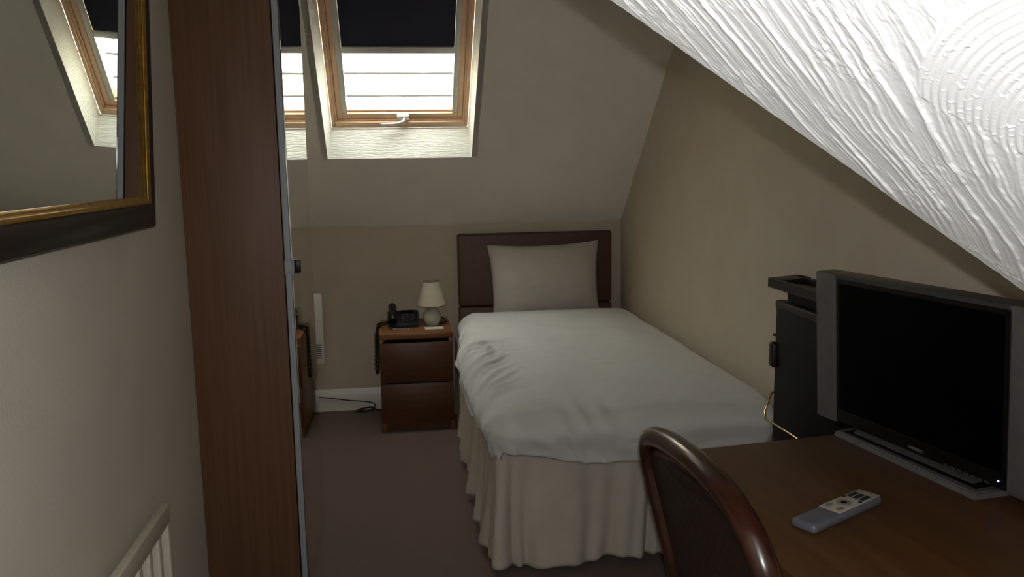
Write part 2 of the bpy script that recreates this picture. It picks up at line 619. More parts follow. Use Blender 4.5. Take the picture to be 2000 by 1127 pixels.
hnd = obj('handle', bm, 'alu', dr, off=wo)
bm = bmesh.new()
box(bm, (XM, WY0 + 0.020, 1.118), (XM + 0.022, WY0 + 0.036, 1.160), 0.004)
obj('handle_grip', bm, 'black', dr, off=wo)

# ------------------------------------------------------------------ framed mirror on the left wall
mo = Vector((XL + 0.004, 2.155, 1.310))
mw, mh = 1.10, 0.85
mr = thing('framed_mirror', 'wall mirror with gilt inner bead and dark mahogany frame', 'mirror', mo)
mr.rotation_euler = (0, R(2.5), R(-0.5))
# local coords: x out of the wall, y towards the camera is negative, z up
FW = 0.058


def frame_ring(name, prof, m, parent):
    """prof: list of (inset, height) closed profile; mitred ring"""
    bm = bmesh.new()
    rings = []
    for (i, h) in prof:
        rings.append([bm.verts.new(p) for p in ((h, -i, i), (h, -i, mh - i), (h, -(mw - i), mh - i), (h, -(mw - i), i))])
    for a in range(len(prof)):
        A, B = rings[a], rings[(a + 1) % len(prof)]
        for k in range(4):
            k2 = (k + 1) % 4
            bm.faces.new((A[k], A[k2], B[k2], B[k]))
    return obj(name, bm, m, parent, ang=50)


frame_ring('frame', [(0, 0), (0, 0.052), (0.004, 0.056), (0.052, 0.054), (0.056, 0.052), (0.056, 0)], 'mahog', mr)
frame_ring('gilt_bead', [(0.055, 0.042), (0.055, 0.054), (0.058, 0.062), (0.063, 0.064), (0.067, 0.062), (0.069, 0.057), (0.072, 0.057), (0.075, 0.055), (0.077, 0.050), (0.077, 0.042)], 'gold', mr)
bm = bmesh.new()
box(bm, (0.040, -(mw - 0.07), 0.07), (0.052, -0.07, mh - 0.07))
obj('mirror_glass', bm, 'mirror', mr)

# ------------------------------------------------------------------ cream slatted rack by the left wall
RX1, RY1, RH = -0.590, 2.098, 0.622
ro = (RX1, RY1, 0)
rk = thing('slatted_rack', 'cream painted slatted wooden rack standing against the left wall', 'rack', ro)
ry0 = 1.30
bm = bmesh.new()
box(bm, (RX1 - 0.022, ry0, RH - 0.052), (RX1, RY1, RH), 0.006, 3)
obj('top_rail', bm, 'cream', rk, off=ro)
bm = bmesh.new()
box(bm, (RX1 - 0.020, ry0 + 0.02, 0.10), (RX1 - 0.002, RY1 - 0.02, 0.145), 0.004)
obj('bottom_rail', bm, 'cream', rk, off=ro)
for y in (ry0, RY1 - 0.024):
    bm = bmesh.new()
    box(bm, (RX1 - 0.022, y, 0.0), (RX1, y + 0.024, RH - 0.050), 0.003)
    obj('post', bm, 'cream', rk, off=ro)
bm = bmesh.new()
box(bm, (0, 0, 0.143), (0.018, 0.024, RH - 0.050), 0.002)
sm = None
for k in range(9):
    y = RY1 - 0.024 - 0.078 * (k + 1) + 0.0
    if y < ry0 + 0.04:
        break
    if sm is None:
        s0 = obj('slat', bm, 'cream', rk)
        sm = s0
    else:
        s0 = sm.copy()
        COL.objects.link(s0)
    s0.location = (-0.020, y - RY1, 0)

# white panel heater low on the back wall
ho = (-0.60, YB, 0.30)
ht = thing('panel_heater', 'slim white panel heater on the back wall beside the wardrobe', 'heater', ho)
bm = bmesh.new()
box(bm, (-0.635, YB - 0.055, 0.30), (-0.455, YB - 0.012, 0.725), 0.006)
obj('body', bm, 'gloss', ht, off=ho)
for k in range(7):
    bm = bmesh.new()
    box(bm, (-0.625, YB - 0.058, 0.335 + k * 0.013), (-0.470, YB - 0.0545, 0.342 + k * 0.013))
    obj('louvre', bm, 'silver', ht, off=ho)
bm = bmesh.new()
box(bm, (-0.60, YB - 0.014, 0.40), (-0.50, YB, 0.62))
obj('wall_bracket', bm, 'silver', ht, off=ho)

# ------------------------------------------------------------------ bed
BX0, BX1, BYF, BYH = 0.352, 1.280, 2.850, 4.940
bo_ = (0.815, 3.9, 0)
bed = thing('bed', 'single divan bed with a brown padded headboard', 'bed', bo_)
bm = bmesh.new()
box(bm, (BX0 + 0.01, BYF + 0.02, 0.06), (BX1 - 0.01, BYH, 0.335), 0.01)
obj('divan_base', bm, 'divan', bed, off=bo_)
bm = bmesh.new()
box(bm, (BX0, BYF, 0.337), (BX1, BYH, 0.560), 0.035, 4)
obj('mattress', bm, 'linen', bed, off=bo_)
for x in (BX0 + 0.08, BX1 - 0.08):
    for y in (BYF + 0.1, BYH - 0.08):
        bm = bmesh.new()
        tube(bm, [(x, y, 0.0), (x, y, 0.065)], 0.022, 12)
        obj('caster', bm, 'black', bed, off=bo_)
hb = bmesh.new()
box(hb, (0.345, 4.945, 0.612), (1.281, 4.998, 1.046), 0.014, 4)
hbo = obj('headboard', hb, 'head', bed, off=bo_)
bm = bmesh.new()
box(bm, (0.345, 4.947, 0.30), (1.281, 4.998, 0.607), 0.010, 3)
obj('lower_panel', bm, 'head', bed, off=bo_)
for x in (0.46, 1.16):
    bm = bmesh.new()
    box(bm, (x - 0.03, 4.965, 0.0), (x + 0.03, 4.99, 0.305))
    obj('headboard_strut', bm, 'press_b', bed, off=bo_)

# valance: gathered skirt hanging round the divan
path = [(0.318, 4.90), (0.318, 2.86), (0.322, 2.835), (0.345, 2.830), (1.285, 2.830), (1.308, 2.836), (1.312, 2.87), (1.312, 4.90)]
pts = []
for (x0, y0), (x1, y1) in zip(path[:-1], path[1:]):
    L = math.hypot(x1 - x0, y1 - y0)
    n = max(2, int(L / 0.006))
    for i in range(n):
        pts.append((x0 + (x1 - x0) * i / n, y0 + (y1 - y0) * i / n))
pts = np.array(pts + [path[-1]])
tg = np.gradient(pts, axis=0)
ker = np.ones(9) / 9
tg = np.stack([np.convolve(np.pad(tg[:, k], 4, 'edge'), ker, 'valid') for k in (0, 1)], -1)
tg /= np.linalg.norm(tg, axis=1)[:, None]
nrm2 = np.stack([tg[:, 1], -tg[:, 0]], -1)
# outwards: away from bed centre
cen = np.array([0.815, 3.9])
sgn = np.sign(((pts - cen) * nrm2).sum(1))
nrm2 *= sgn[:, None]
arc = np.concatenate([[0], np.cumsum(np.linalg.norm(np.diff(pts, axis=0), axis=1))])
T = np.linspace(0, 1, 36)
aa, tt = np.meshgrid(arc, T, indexing='ij')
ph = aa * 2 * math.pi / 0.21 + 5.0 * vnoise(aa * 5.5, aa * 0 + 1.3) + 0.35 * np.sin(tt * 3 + aa * 9)
wave = 0.5 + 0.5 * np.sin(ph)
wave = wave ** 1.5 + 0.35 * np.sin(ph * 2.31 + 1.0 + 2 * tt)
amp = (0.004 + 0.034 * tt ** 1.2) * (0.55 + 0.8 * vnoise(aa * 4 + 7, aa * 0 + 4))
right = smooth(1.29, 1.31, pts[:, 0])[:, None]
amp = amp * (1 - 0.75 * right)
offn = 0.004 + amp * wave + 0.012 * tt ** 2 * (1 - right)
nearchest = smooth(4.25, 4.45, pts[:, 1])[:, None] * (1 - right)
offn = np.maximum(offn, -0.004) * (1 - 0.62 * nearchest)
zz = 0.455 - tt * (0.435 - 0.020 * vnoise(aa * 6 + 2, aa * 0 + 9)) + 0.004 * np.sin(aa * 31) * tt
lat = 0.006 * np.sin(ph * 0.5 + 1) * tt
P = np.zeros(aa.shape + (3,))
P[..., 0] = pts[:, 0, None] + nrm2[:, 0, None] * offn + tg[:, 0, None] * lat
P[..., 1] = pts[:, 1, None] + nrm2[:, 1, None] * offn + tg[:, 1, None] * lat
P[..., 2] = np.maximum(zz, 0.006)
P[..., 0] = np.minimum(P[..., 0], XR - 0.008)
va = grid_mesh('bed_valance', P, 'ivory', off=(0.815, 3.9, 0))
md = va.modifiers.new('cloth_thickness', 'SOLIDIFY')
md.thickness = 0.003
tag(va, 'gathered ivory valance hanging around the bed down to the carpet', 'valance')

# duvet
nu, nv = 190, 270
OL, OR_, OF = 0.235, 0.085, 0.255
dx0, dx1, dyf, dyh = 0.372, 1.265, 2.815, 4.690
TOP = 0.615
pq = np.linspace(dx0 - OL, dx1 + OR_, nu)
qq = np.linspace(dyf - OF, dyh + 0.10, nv)
p, q = np.meshgrid(pq, qq, indexing='ij')
dxl = dx0 + 0.050 * smooth(3.9, 4.5, q)
L_ = np.maximum(dxl - p, 0)
R_ = np.maximum(p - dx1, 0)
F_ = np.maximum(dyf - q, 0)
H_ = np.maximum(q - dyh, 0)
side = np.where(L_ > 0, L_, R_)
sl_ = np.where(L_ > 0, OL, OR_)
sgnx = np.where(L_ > 0, -1.0, 1.0)
# the left overhang gets shorter towards head and foot corner
hl = 1.0 - 0.45 * smooth(3.9, 4.7, q) + 0.08 * (fbm(q * 3, q * 0) - .5) * 2
mm = ((side / sl_) ** 4 + (F_ / OF) ** 4) ** 0.25
theta = np.arctan2(F_ / OF, side / sl_ + 1e-9)
Lm = (np.cos(theta) ** 2 * sl_ * np.where(L_ > 0, hl, 1) + np.sin(theta) ** 2 * OF * (1 - 0.20 * smooth(0.30, 0.0, p - dx0))) * (1 - 0.13 * np.sin(2 * theta) ** 2)
r = mm * Lm
dirx, diry = sgnx * np.cos(theta), -np.sin(theta)
RR = np.where(sgnx > 0, np.cos(theta) ** 2 * 0.052 + np.sin(theta) ** 2 * 0.085, 0.085)
a_ = np.clip(r / RR, 0, math.pi / 2)
rest = np.maximum(r - RR * math.pi / 2, 0)
outw = RR * np.sin(a_) - 0.10 * rest
down = RR * (1 - np.cos(a_)) + rest * 0.99
X = np.minimum(np.maximum(p, dxl), dx1) + dirx * outw
Y = np.clip(q, dyf, dyh) + diry * outw
Z = TOP - down
# head edge: thick rolled end
ha = np.clip(H_ / 0.06, 0, math.pi / 2)
Y = Y + 0.05 * np.sin(ha)
Z = Z - 0.055 * (1 - np.cos(ha)) * (H_ > 0)
# puffiness and wrinkles
inside = np.minimum(np.minimum(p - dx0, dx1 - p), q - dyf)
puff = 0.022 * smooth(-0.02, 0.25, inside) * (0.6 + 0.8 * fbm(p * 2.2 + 1, q * 2.2)) * smooth(dyh + 0.02, dyh - 0.25, q)
soft = 0.010 * (fbm(p * 5 + 3, q * 5 + 8) - 0.5)
lm = smooth(0.20, -0.04, p - dx0) * smooth(4.65, 4.2, q)
fold_c = q * 10 - p * 8 + 2.2 * vnoise(q * 3, p * 3)
fold = np.abs(np.mod(fold_c, 1.0) - 0.5) * 2
fold = (0.5 + 0.5 * np.cos(math.pi * fold)) ** 1.4 * smooth(0.30, 0.75, vnoise(q * 5 + 3, p * 3 + 5)) * smooth(2.75, 3.0, q)
gath = np.mod(q * 11 - p * 13 + 1.2 * vnoise(q * 6 + 2, p * 6), 1.0)
gath = (0.5 + 0.5 * np.cos(2 * math.pi * (gath - 0.5))) ** 2.5 * smooth(0.13, -0.03, p - dx0) * smooth(2.95, 3.2, q) * smooth(4.15, 3.8, q)
fm = smooth(0.12, -0.06, q - dyf)
fold2_c = p * 7 + q * 5 + 2.4 * vnoise(p * 4 + 8, q * 4)
fold2 = (0.5 + 0.5 * np.cos(2 * math.pi * (np.mod(fold2_c, 1.0) - 0.5))) ** 1.4 * smooth(0.35, 0.8, vnoise(p * 4 + 1, q * 9 + 2))
fine = 0.004 * (fbm(p * 16 + 2 * vnoise(p * 4, q * 4), q * 16, 2) - .5) * (0.4 + lm + fm)
disp = soft + fine + 0.016 * gath + 0.016 * lm * fold + 0.010 * fm * fold2 + 0.014 * fm * smooth(0.0, 0.12, p - dx0) * (fbm(p * 3 + 2, q * 16 + 1.5 * vnoise(p * 5, q * 3), 3) - .5) + 0.007 * (fbm(p * 9 + q * 4, q * 7 - p * 3, 2) - .5) * smooth(0.30, 0.02, inside)
# crease where the top meets the drop at the foot
disp = disp - 0.006 * np.exp(-((q - dyf + 0.02 - 0.02 * (vnoise(p * 3, p * 0) - .5)) / 0.03) ** 2) * smooth(0.0, 0.1, p - dx0) * smooth(0.02, 0.15, dx1 - p)
sx = dirx * np.sin(a_) * (r > 0)
sy = diry * np.sin(a_) * (r > 0)
sz = np.where(r > 0, np.cos(a_), 1.0)
bulge = 0.020 * np.exp(-((r - 0.13) / 0.06) ** 2) * (r > 0) * (1 - (sgnx > 0) * np.cos(theta) ** 2)
X = X + sx * (disp + bulge)
Y = Y + sy * (disp + bulge)
Z = Z + sz * disp + puff
X = np.minimum(X, XR - 0.012)
P = np.stack([X, Y, Z], -1)
dv_ = grid_mesh('duvet', P, 'linen', off=(0.815, 3.8, 0.56))
md = dv_.modifiers.new('cloth_thickness', 'SOLIDIFY')
md.thickness = 0.016
md.offset = -1
tag(dv_, 'smooth white cotton duvet spread over the single bed', 'duvet')

# pillow leaning on the headboard
n = 44
s_ = np.linspace(-1, 1, n)
a, b = np.meshgrid(s_, s_, indexing='ij')
W2, H2, TH = 0.325, 0.222, 0.085
prof = np.clip((1 - np.abs(a) ** 2.6), 0, 1) ** 0.55 * np.clip((1 - np.abs(b) ** 2.4), 0, 1) ** 0.55
px = W2 * a * (1 - 0.045 * (1 - b ** 2) * np.abs(a) ** 3 + 0.02 * b)
pz = H2 * b * (1 - 0.085 * (1 - a ** 2) * np.abs(b) ** 3)
wr = 0.008 * (fbm(a * 3 + 5, b * 3 + 2) - 0.5) * prof
bm = bmesh.new()
F1 = [[bm.verts.new((px[i, j], -TH * prof[i, j] + wr[i, j], pz[i, j])) for j in range(n)] for i in range(n)]
F2 = [[F1[i][j] if i in (0, n - 1) or j in (0, n - 1) else bm.verts.new((px[i, j], TH * 0.75 * prof[i, j], pz[i, j])) for j in range(n)] for i in range(n)]
for i in range(n - 1):
    for j in range(n - 1):
        bm.faces.new((F1[i][j], F1[i + 1][j], F1[i + 1][j + 1], F1[i][j + 1]))
        bm.faces.new((F2[i][j], F2[i][j + 1], F2[i + 1][j + 1], F2[i + 1][j]))
pl = obj('pillow', bm, 'pillow', ang=80)
pl.location = (0.848, 4.838, 0.772)
pl.rotation_euler = (R(-9), R(-1.0), R(-1))
tag(pl, 'plump white pillow propped upright against the brown headboard', 'pillow')

# ------------------------------------------------------------------ bedside chest and what stands on it
NX0, NX1, NY0, NY1, NH = -0.122, 0.276, 4.500, 4.965, 0.550
no = (0.077, 4.73, 0)
ns = thing('bedside_chest', 'brown veneer two-drawer bedside chest next to the bed', 'nightstand', no)
bm = bmesh.new()
box(bm, (NX0, NY0, NH - 0.030), (NX1, NY1, NH), 0.0015)
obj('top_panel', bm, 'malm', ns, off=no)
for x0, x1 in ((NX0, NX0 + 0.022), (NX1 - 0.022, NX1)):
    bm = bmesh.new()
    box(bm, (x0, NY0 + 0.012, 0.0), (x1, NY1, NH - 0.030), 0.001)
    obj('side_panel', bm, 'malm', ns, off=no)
bm = bmesh.new()
box(bm, (NX0 + 0.022, NY1 - 0.008, 0.02), (NX1 - 0.022, NY1, NH - 0.03))
obj('back_panel', bm, 'malm', ns, off=no)
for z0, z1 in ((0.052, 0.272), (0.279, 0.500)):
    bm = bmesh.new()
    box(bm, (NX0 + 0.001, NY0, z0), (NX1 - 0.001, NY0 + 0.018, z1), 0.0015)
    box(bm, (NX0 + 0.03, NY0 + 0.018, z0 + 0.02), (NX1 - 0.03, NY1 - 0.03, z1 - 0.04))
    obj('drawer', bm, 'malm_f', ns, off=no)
bm = bmesh.new()
box(bm, (NX0 + 0.022, NY0 + 0.02, 0.0), (NX1 - 0.022, NY0 + 0.036, 0.05))
obj('plinth', bm, 'malm_f', ns, off=no)

# table lamp
lc = (0.176, 4.745, NH)
lp = thing('table_lamp', 'small table lamp with round pale ceramic base and cream tapered shade', 'lamp', lc)
bm = bmesh.new()
lathe(bm, [(0, 0), (0.034, 0), (0.036, 0.004), (0.042, 0.012), (0.050, 0.030), (0.0525, 0.048), (0.049, 0.066), (0.040, 0.082), (0.026, 0.094), (0.016, 0.099), (0.012, 0.108), (0, 0.108)])
obj('lamp_base', bm, 'ceramic', lp, ang=60)
bm = bmesh.new()
lathe(bm, [(0.080, 0.112), (0.044, 0.252), (0.0425, 0.252), (0.0785, 0.112)], close=True, n=48)
sh = obj('lamp_shade', bm, 'shade', lp)
for zc, rr in ((0.113, 0.0802), (0.251, 0.0445)):
    bm = bmesh.new()
    tube(bm, [(rr * math.cos(2 * math.pi * k / 40), rr * math.sin(2 * math.pi * k / 40), zc) for k in range(40)], 0.0017, 6, closed=True)
    obj('trim_ring', bm, 'edge', sh)
bm = bmesh.new()
lathe(bm, [(0.013, 0.106), (0.013, 0.140), (0.010, 0.142), (0.016, 0.165), (0.022, 0.185), (0.018, 0.203), (0, 0.210)], n=20)
obj('bulb', bm, 'paper', lp)
bm = bmesh.new()
tube(bm, [(0.034, 0.006, 0.004), (0.06, 0.02, 0.004), (0.085, 0.06, 0.004), (0.08, 0.14, 0.004), (0.07, 0.20, 0.0045), (0.065, 0.236, 0.004), (0.065, 0.240, -0.05), (0.06, 0.242, -0.25)], 0.003, 8)
obj('flex', bm, 'rubber', lp)

# telephone
tc_ = (0.012, 4.765, NH)
ph_ = thing('telephone', 'black corded desk telephone on the bedside chest', 'telephone', tc_)
bm = bmesh.new()
prism(bm, [(-0.088, -0.085, 0.0), (-0.088, -0.085, 0.020), (-0.088, -0.070, 0.030), (-0.088, 0.060, 0.076), (-0.088, 0.088, 0.066), (-0.088, 0.088, 0.0)], (0.176, 0, 0))
bmesh.ops.bevel(bm, geom=bm.edges[:], offset=0.006, segments=2, affect='EDGES')
tb = obj('body', bm, 'black', ph_)
bm = bmesh.new()
hp = [(-0.060, -0.092, 0.046), (-0.060, -0.074, 0.064), (-0.060, -0.04, 0.078), (-0.060, 0.0, 0.090), (-0.060, 0.040, 0.098), (-0.060, 0.066, 0.096), (-0.060, 0.088, 0.082)]
tube(bm, hp, [0.023, 0.024, 0.015, 0.0145, 0.015, 0.024, 0.023], 14)
hs = obj('handset', bm, 'black', ph_, ang=60)
for i in range(3):
    for j in range(4):
        bm = bmesh.new()
        x, y = 0.000 + i * 0.026, -0.058 + j * 0.022
        z = 0.0305 + (y + 0.070) * 0.354
        box(bm, (x - 0.009, y - 0.007, z - 0.002), (x + 0.009, y + 0.007, z + 0.004), 0.0015, 1)
        obj('key', bm, 'btn_d', tb)
bm = bmesh.new()
mt = Matrix.Translation((0.026, 0.042, 0.0700)) @ Matrix.Rotation(R(19.5), 4, 'X')
box(bm, (-0.036, -0.014, -0.002), (0.036, 0.014, 0.004), 0.002, 2, mt)
obj('display', bm, 'screen', tb)
# coiled cord hanging over the side of the chest
bm = bmesh.new()
ctrl = [(-0.062, -0.09, 0.045), (-0.095, -0.09, 0.030), (-0.122, -0.085, 0.020), (-0.146, -0.082, 0.004), (-0.156, -0.08, -0.03), (-0.158, -0.08, -0.12), (-0.162, -0.08, -0.20), (-0.160, -0.08, -0.252), (-0.150, -0.072, -0.262), (-0.147, -0.060, -0.24), (-0.147, -0.05, -0.12), (-0.147, -0.03, -0.01), (-0.143, 0.0, 0.012), (-0.110, 0.02, 0.012), (-0.086, 0.03, 0.014)]
cp = np.array(ctrl)
seg = np.concatenate([[0], np.cumsum(np.linalg.norm(np.diff(cp, axis=0), axis=1))])
S = np.linspace(0, seg[-1], 900)
cl = np.stack([np.interp(S, seg, cp[:, k]) for k in range(3)], -1)
kk = np.ones(41) / 41
cl = np.stack([np.convolve(np.pad(cl[:, k], 20, 'edge'), kk, 'valid') for k in range(3)], -1)
tg_ = np.gradient(cl, axis=0)
tg_ /= np.linalg.norm(tg_, axis=1)[:, None]
e1 = np.cross(tg_, [0.0, 1.0, 0.15])
e1 /= np.linalg.norm(e1, axis=1)[:, None]
e2 = np.cross(tg_, e1)
ang_ = S / 0.0075 * 2 * math.pi
co = cl + 0.0062 * (np.cos(ang_)[:, None] * e1 + np.sin(ang_)[:, None] * e2)
tube(bm, [tuple(v) for v in co], 0.0021, 5)
obj('coiled_cord', bm, 'rubber', ph_, ang=80)

# leaflet and card on the chest
bm = bmesh.new()
box(bm, (-0.045, -0.03, 0.0), (0.045, 0.03, 0.004))
lf = obj('leaflet', bm, 'leaflet')
lf.location = (0.000, 4.632, NH + 0.0002)
lf.rotation_euler = (0, 0, R(-4))
tag(lf, 'small grey leaflet lying in front of the telephone', 'leaflet')
for x0 in (-0.0445, 0.036):
    bm = bmesh.new()
    box(bm, (x0, -0.0295, 0.0042), (x0 + 0.0085, 0.0295, 0.0048))
    obj('coloured_band', bm, 'pink', lf)
bm = bmesh.new()
box(bm, (-0.052, -0.034, 0.0), (0.052, 0.034, 0.003))
cd = obj('card', bm, 'paper')
cd.location = (0.182, 4.628, NH + 0.0002)
cd.rotation_euler = (0, 0, R(2))
tag(cd, 'blank white card lying in front of the lamp', 'card')

# black cable lying on the carpet against the skirting
rc = random.Random(3)
cc = [(-0.125, 4.93, 0.010), (-0.16, 4.945, 0.006), (-0.20, 4.965, 0.030), (-0.26, 4.955, 0.006), (-0.30, 4.94, 0.005), (-0.24, 4.92, 0.006), (-0.17, 4.935, 0.014), (-0.19, 4.965, 0.020), (-0.28, 4.97, 0.012),
      (-0.27, 4.93, 0.012), (-0.21, 4.91, 0.010), (-0.16, 4.96, 0.030), (-0.20, 4.98, 0.050), (-0.32, 4.984, 0.06), (-0.45, 4.984, 0.085), (-0.58, 4.984, 0.10)]
cp = np.array(cc)
cs = np.linspace(0, len(cc) - 1, 240)
cl = np.stack([np.interp(cs, np.arange(len(cc)), cp[:, k]) for k in range(3)], -1)
kk = np.ones(17) / 17
cl = np.stack([np.convolve(np.pad(cl[:, k], 8, 'edge'), kk, 'valid') for k in range(3)], -1)
bm = bmesh.new()
tube(bm, [tuple(v) for v in cl], 0.0035, 6)
cb = obj('power_cable', bm, 'rubber', off=(-0.22, 4.95, 0))
tag(cb, 'tangled black cable on the carpet left of the bedside chest', 'cable')

# ------------------------------------------------------------------ desk
DA = R(6.5)
dpos = (0.578, 1.906, 0)
dk = thing('desk', 'brown wood veneer desk below the low textured ceiling', 'desk', dpos, DA)
DW, DL, DH = 0.655, 0.985, 0.740
bm = bmesh.new()
box(bm, (0, -DL, DH - 0.028), (DW, 0, DH), 0.004, 3)
obj('desktop', bm, 'desk', dk)
bm = bmesh.new()
box(bm, (0.15, -DL + 0.05, DH - 0.10), (DW - 0.03, -DL + 0.07, DH - 0.029))
box(bm, (0.15, -0.07, DH - 0.10), (DW - 0.03, -0.05, DH - 0.029))
box(bm, (DW - 0.05, -DL + 0.07, DH - 0.10), (DW - 0.03, -0.07, DH - 0.029))
obj('apron', bm, 'desk_e', dk)
bm = bmesh.new()
box(bm, (-0.022, -0.022, 0), (0.022, 0.022, DH - 0.029), 0.003)
lg = obj('leg', bm, 'desk_e', dk)
lg.location = (0.17, -0.07, 0)
for x, y in ((DW - 0.06, -0.07), (0.17, -DL + 0.07), (DW - 0.06, -DL + 0.07)):
    l2 = lg.copy()
    COL.objects.link(l2)
    l2.location = (x, y, 0)

# ------------------------------------------------------------------ television
tvp = (1.180, 1.745, DH)
tv = thing('television', 'flat screen television with silver side panels and black screen on the desk', 'television', tvp, R(10.0))
# local: -x faces the room, +y away from the camera, z up from the desk
HY, HI, ZB, ZT = 0.336, 0.260, 0.022, 0.415
XFR = -0.010                                            # front face
bm = bmesh.new()
box(bm, (XFR + 0.004, -HY, ZB), (0.048, HY, ZT), 0.006, 2)
box(bm, (0.046, -HY + 0.08, ZB + 0.05), (0.075, HY - 0.08, ZT - 0.05), 0.012, 2)
obj('casing', bm, 'silver_d', tv)
for s in (-1, 1):
    bm = bmesh.new()
    a, b = sorted((s * HI, s * HY))
    box(bm, (XFR - 0.002, a, ZB), (XFR + 0.010, b, ZT), 0.003, 2)
    obj('side_panel', bm, 'silver', tv)
bm = bmesh.new()
box(bm, (XFR - 0.001, -HI, ZB + 0.004), (XFR + 0.008, HI, ZT - 0.010), 0.002, 1)
bz = obj('bezel', bm, 'black', tv)
bm = bmesh.new()
box(bm, (XFR - 0.0012, -HI + 0.014, ZB + 0.040), (XFR, HI - 0.014, ZT - 0.022))
obj('screen', bm, 'screen', tv)
bm = bmesh.new()
box(bm, (XFR - 0.002, -HI, ZT - 0.012), (XFR + 0.01, HI, ZT - 0.001), 0.002, 1)
obj('top_trim', bm, 'silver_d', tv)
# writing on the lower bezel
cu = bpy.data.curves.new('logo_text', 'FONT')
cu.body = 'HANNS.G'
cu.size = 0.0105
cu.extrude = 0.0004
cu.align_x = 'CENTER'
to = bpy.data.objects.new('logo_text', cu)
COL.objects.link(to)
bpy.context.view_layer.update()
me = bpy.data.meshes.new_from_object(to.evaluated_get(bpy.context.evaluated_depsgraph_get()))
bpy.data.objects.remove(to, do_unlink=True)
me.transform(Matrix.Translation((XFR - 0.0016, -0.014, ZB + 0.012)) @ Matrix(((0, 0, -1, 0), (-1, 0, 0, 0), (0, 1, 0, 0), (0, 0, 0, 1))))
me.materials.clear()
link('logo', me, 'logo', bz)
for k in range(7):
    bm = bmesh.new()
    y = -0.105 - k * 0.018
    box(bm, (XFR - 0.0025, y - 0.006, ZB + 0.006), (XFR, y + 0.006, ZB + 0.010))
    obj('button', bm, 'silver_d', bz)
bm = bmesh.new()
bmesh.ops.create_icosphere(bm, subdivisions=2, radius=0.0022, matrix=Matrix.Translation((XFR - 0.001, -0.240, ZB + 0.020)))
obj('power_light', bm, 'led', bz)
for c0 in list(tv.children):
    for c1 in [c0] + list(c0.children):
        c1.data.transform(Matrix.Rotation(R(-3.0), 4, 'Y'))
# stand
bm = bmesh.new()
poly = [(-0.060, -0.228), (0.06, -0.234), (0.085, -0.19), (0.085, 0.19), (0.06, 0.234), (-0.048, 0.228)]
A = [bm.verts.new((x, y, 0.0)) for x, y in poly]
B = [bm.verts.new((x * 0.93 + 0.002, y * 0.975, 0.014)) for x, y in poly]
bm.faces.new(A[::-1])
bm.faces.new(B)
for i in range(6):
    bm.faces.new((A[i], A[(i + 1) % 6], B[(i + 1) % 6], B[i]))
bmesh.ops.bevel(bm, geom=bm.edges[:], offset=0.003, segments=2, affect='EDGES')
st = obj('stand_base', bm, 'silver', tv)
bm = bmesh.new()
box(bm, (-0.034, -0.205, 0.0138), (0.06, 0.205, 0.0155), 0.0005, 1)
obj('stand_inlay', bm, 'black', st)
bm = bmesh.new()
prism(bm, [(-0.024, -0.185, 0.015), (-0.014, -0.185, 0.023), (0.02, -0.185, 0.034), (0.03, -0.185, 0.015)], (0, 0.370, 0))
bmesh.ops.bevel(bm, geom=bm.edges[:], offset=0.003, segments=2, affect='EDGES')
obj('stand_neck', bm, 'silver_d', tv)

# ------------------------------------------------------------------ remote control
rp = ((0.737 + 0.960) / 2, (1.432 + 1.548) / 2, DH + 0.0004)
rm = thing('remote_control', 'grey remote control with cream keypad lying on the desk', 'remote', rp, math.atan2(0.122, 0.225))
RL, RW, RT = 0.117, 0.0275, 0.020
bm = bmesh.new()
box(bm, (-RL, -RW, 0.0), (RL, RW, RT), 0.0085, 4)
obj('body', bm, 'remote', rm)
bm = bmesh.new()
box(bm, (-0.030, -RW + 0.004, RT - 0.001), (RL - 0.004, RW - 0.004, RT + 0.0012), 0.0012, 2)
fp = obj('face_plate', bm, 'face', rm)


def key(cx, cy, sx, sy, m, rnd=False):
    bm = bmesh.new()
    z = RT + 0.0010
    if rnd:
        lathe(bm, [(0, 0), (1, 0), (1, 0.0010), (0.9, 0.0018), (0, 0.0018)], n=24)
        bmesh.ops.transform(bm, matrix=Matrix.Translation((cx, cy, z)) @ Matrix.Diagonal((sx, sy, 1, 1)), verts=bm.verts[:])
    else:
        box(bm, (cx - sx, cy - sy, z), (cx + sx, cy + sy, z + 0.0018), 0.0006, 1)
    obj('button', bm, m, fp)


for j, y in enumerate((-0.0135, 0.0, 0.0135)):
    for i in range(3):
        key(0.062 + i * 0.0105, y, 0.0044, 0.0050, 'btn_d')
for x, y in ((0.040, -0.0185), (0.041, 0.0185)):
    key(x + 0.008, y, 0.004, 0.003, 'btn_d')
key(0.020, 0.0, 0.0165, 0.0135, 'btn_g', True)
key(0.020, 0.0, 0.0070, 0.0060, 'btn_d', True)
key(-0.012, -0.0125, 0.011, 0.0052, 'btn_g', True)
key(-0.012, 0.0125, 0.011, 0.0052, 'btn_g', True)
for x in (0.098, 0.106):
    for y in (-0.012, 0.0, 0.012):
        key(x, y, 0.0028, 0.0038, 'btn_g')

# ------------------------------------------------------------------ rattan chair pushed up to the desk
co_ = (0.72, 1.31, 0)
ch = thing('rattan_chair', 'dark varnished rattan chair with hooped woven back pushed against the desk', 'chair', co_)


def hp_(y, z):
    """point of the leaning back at height z"""
    return Vector((0.47 - 0.2 * (z - 0.9) + 0.012, y, z))


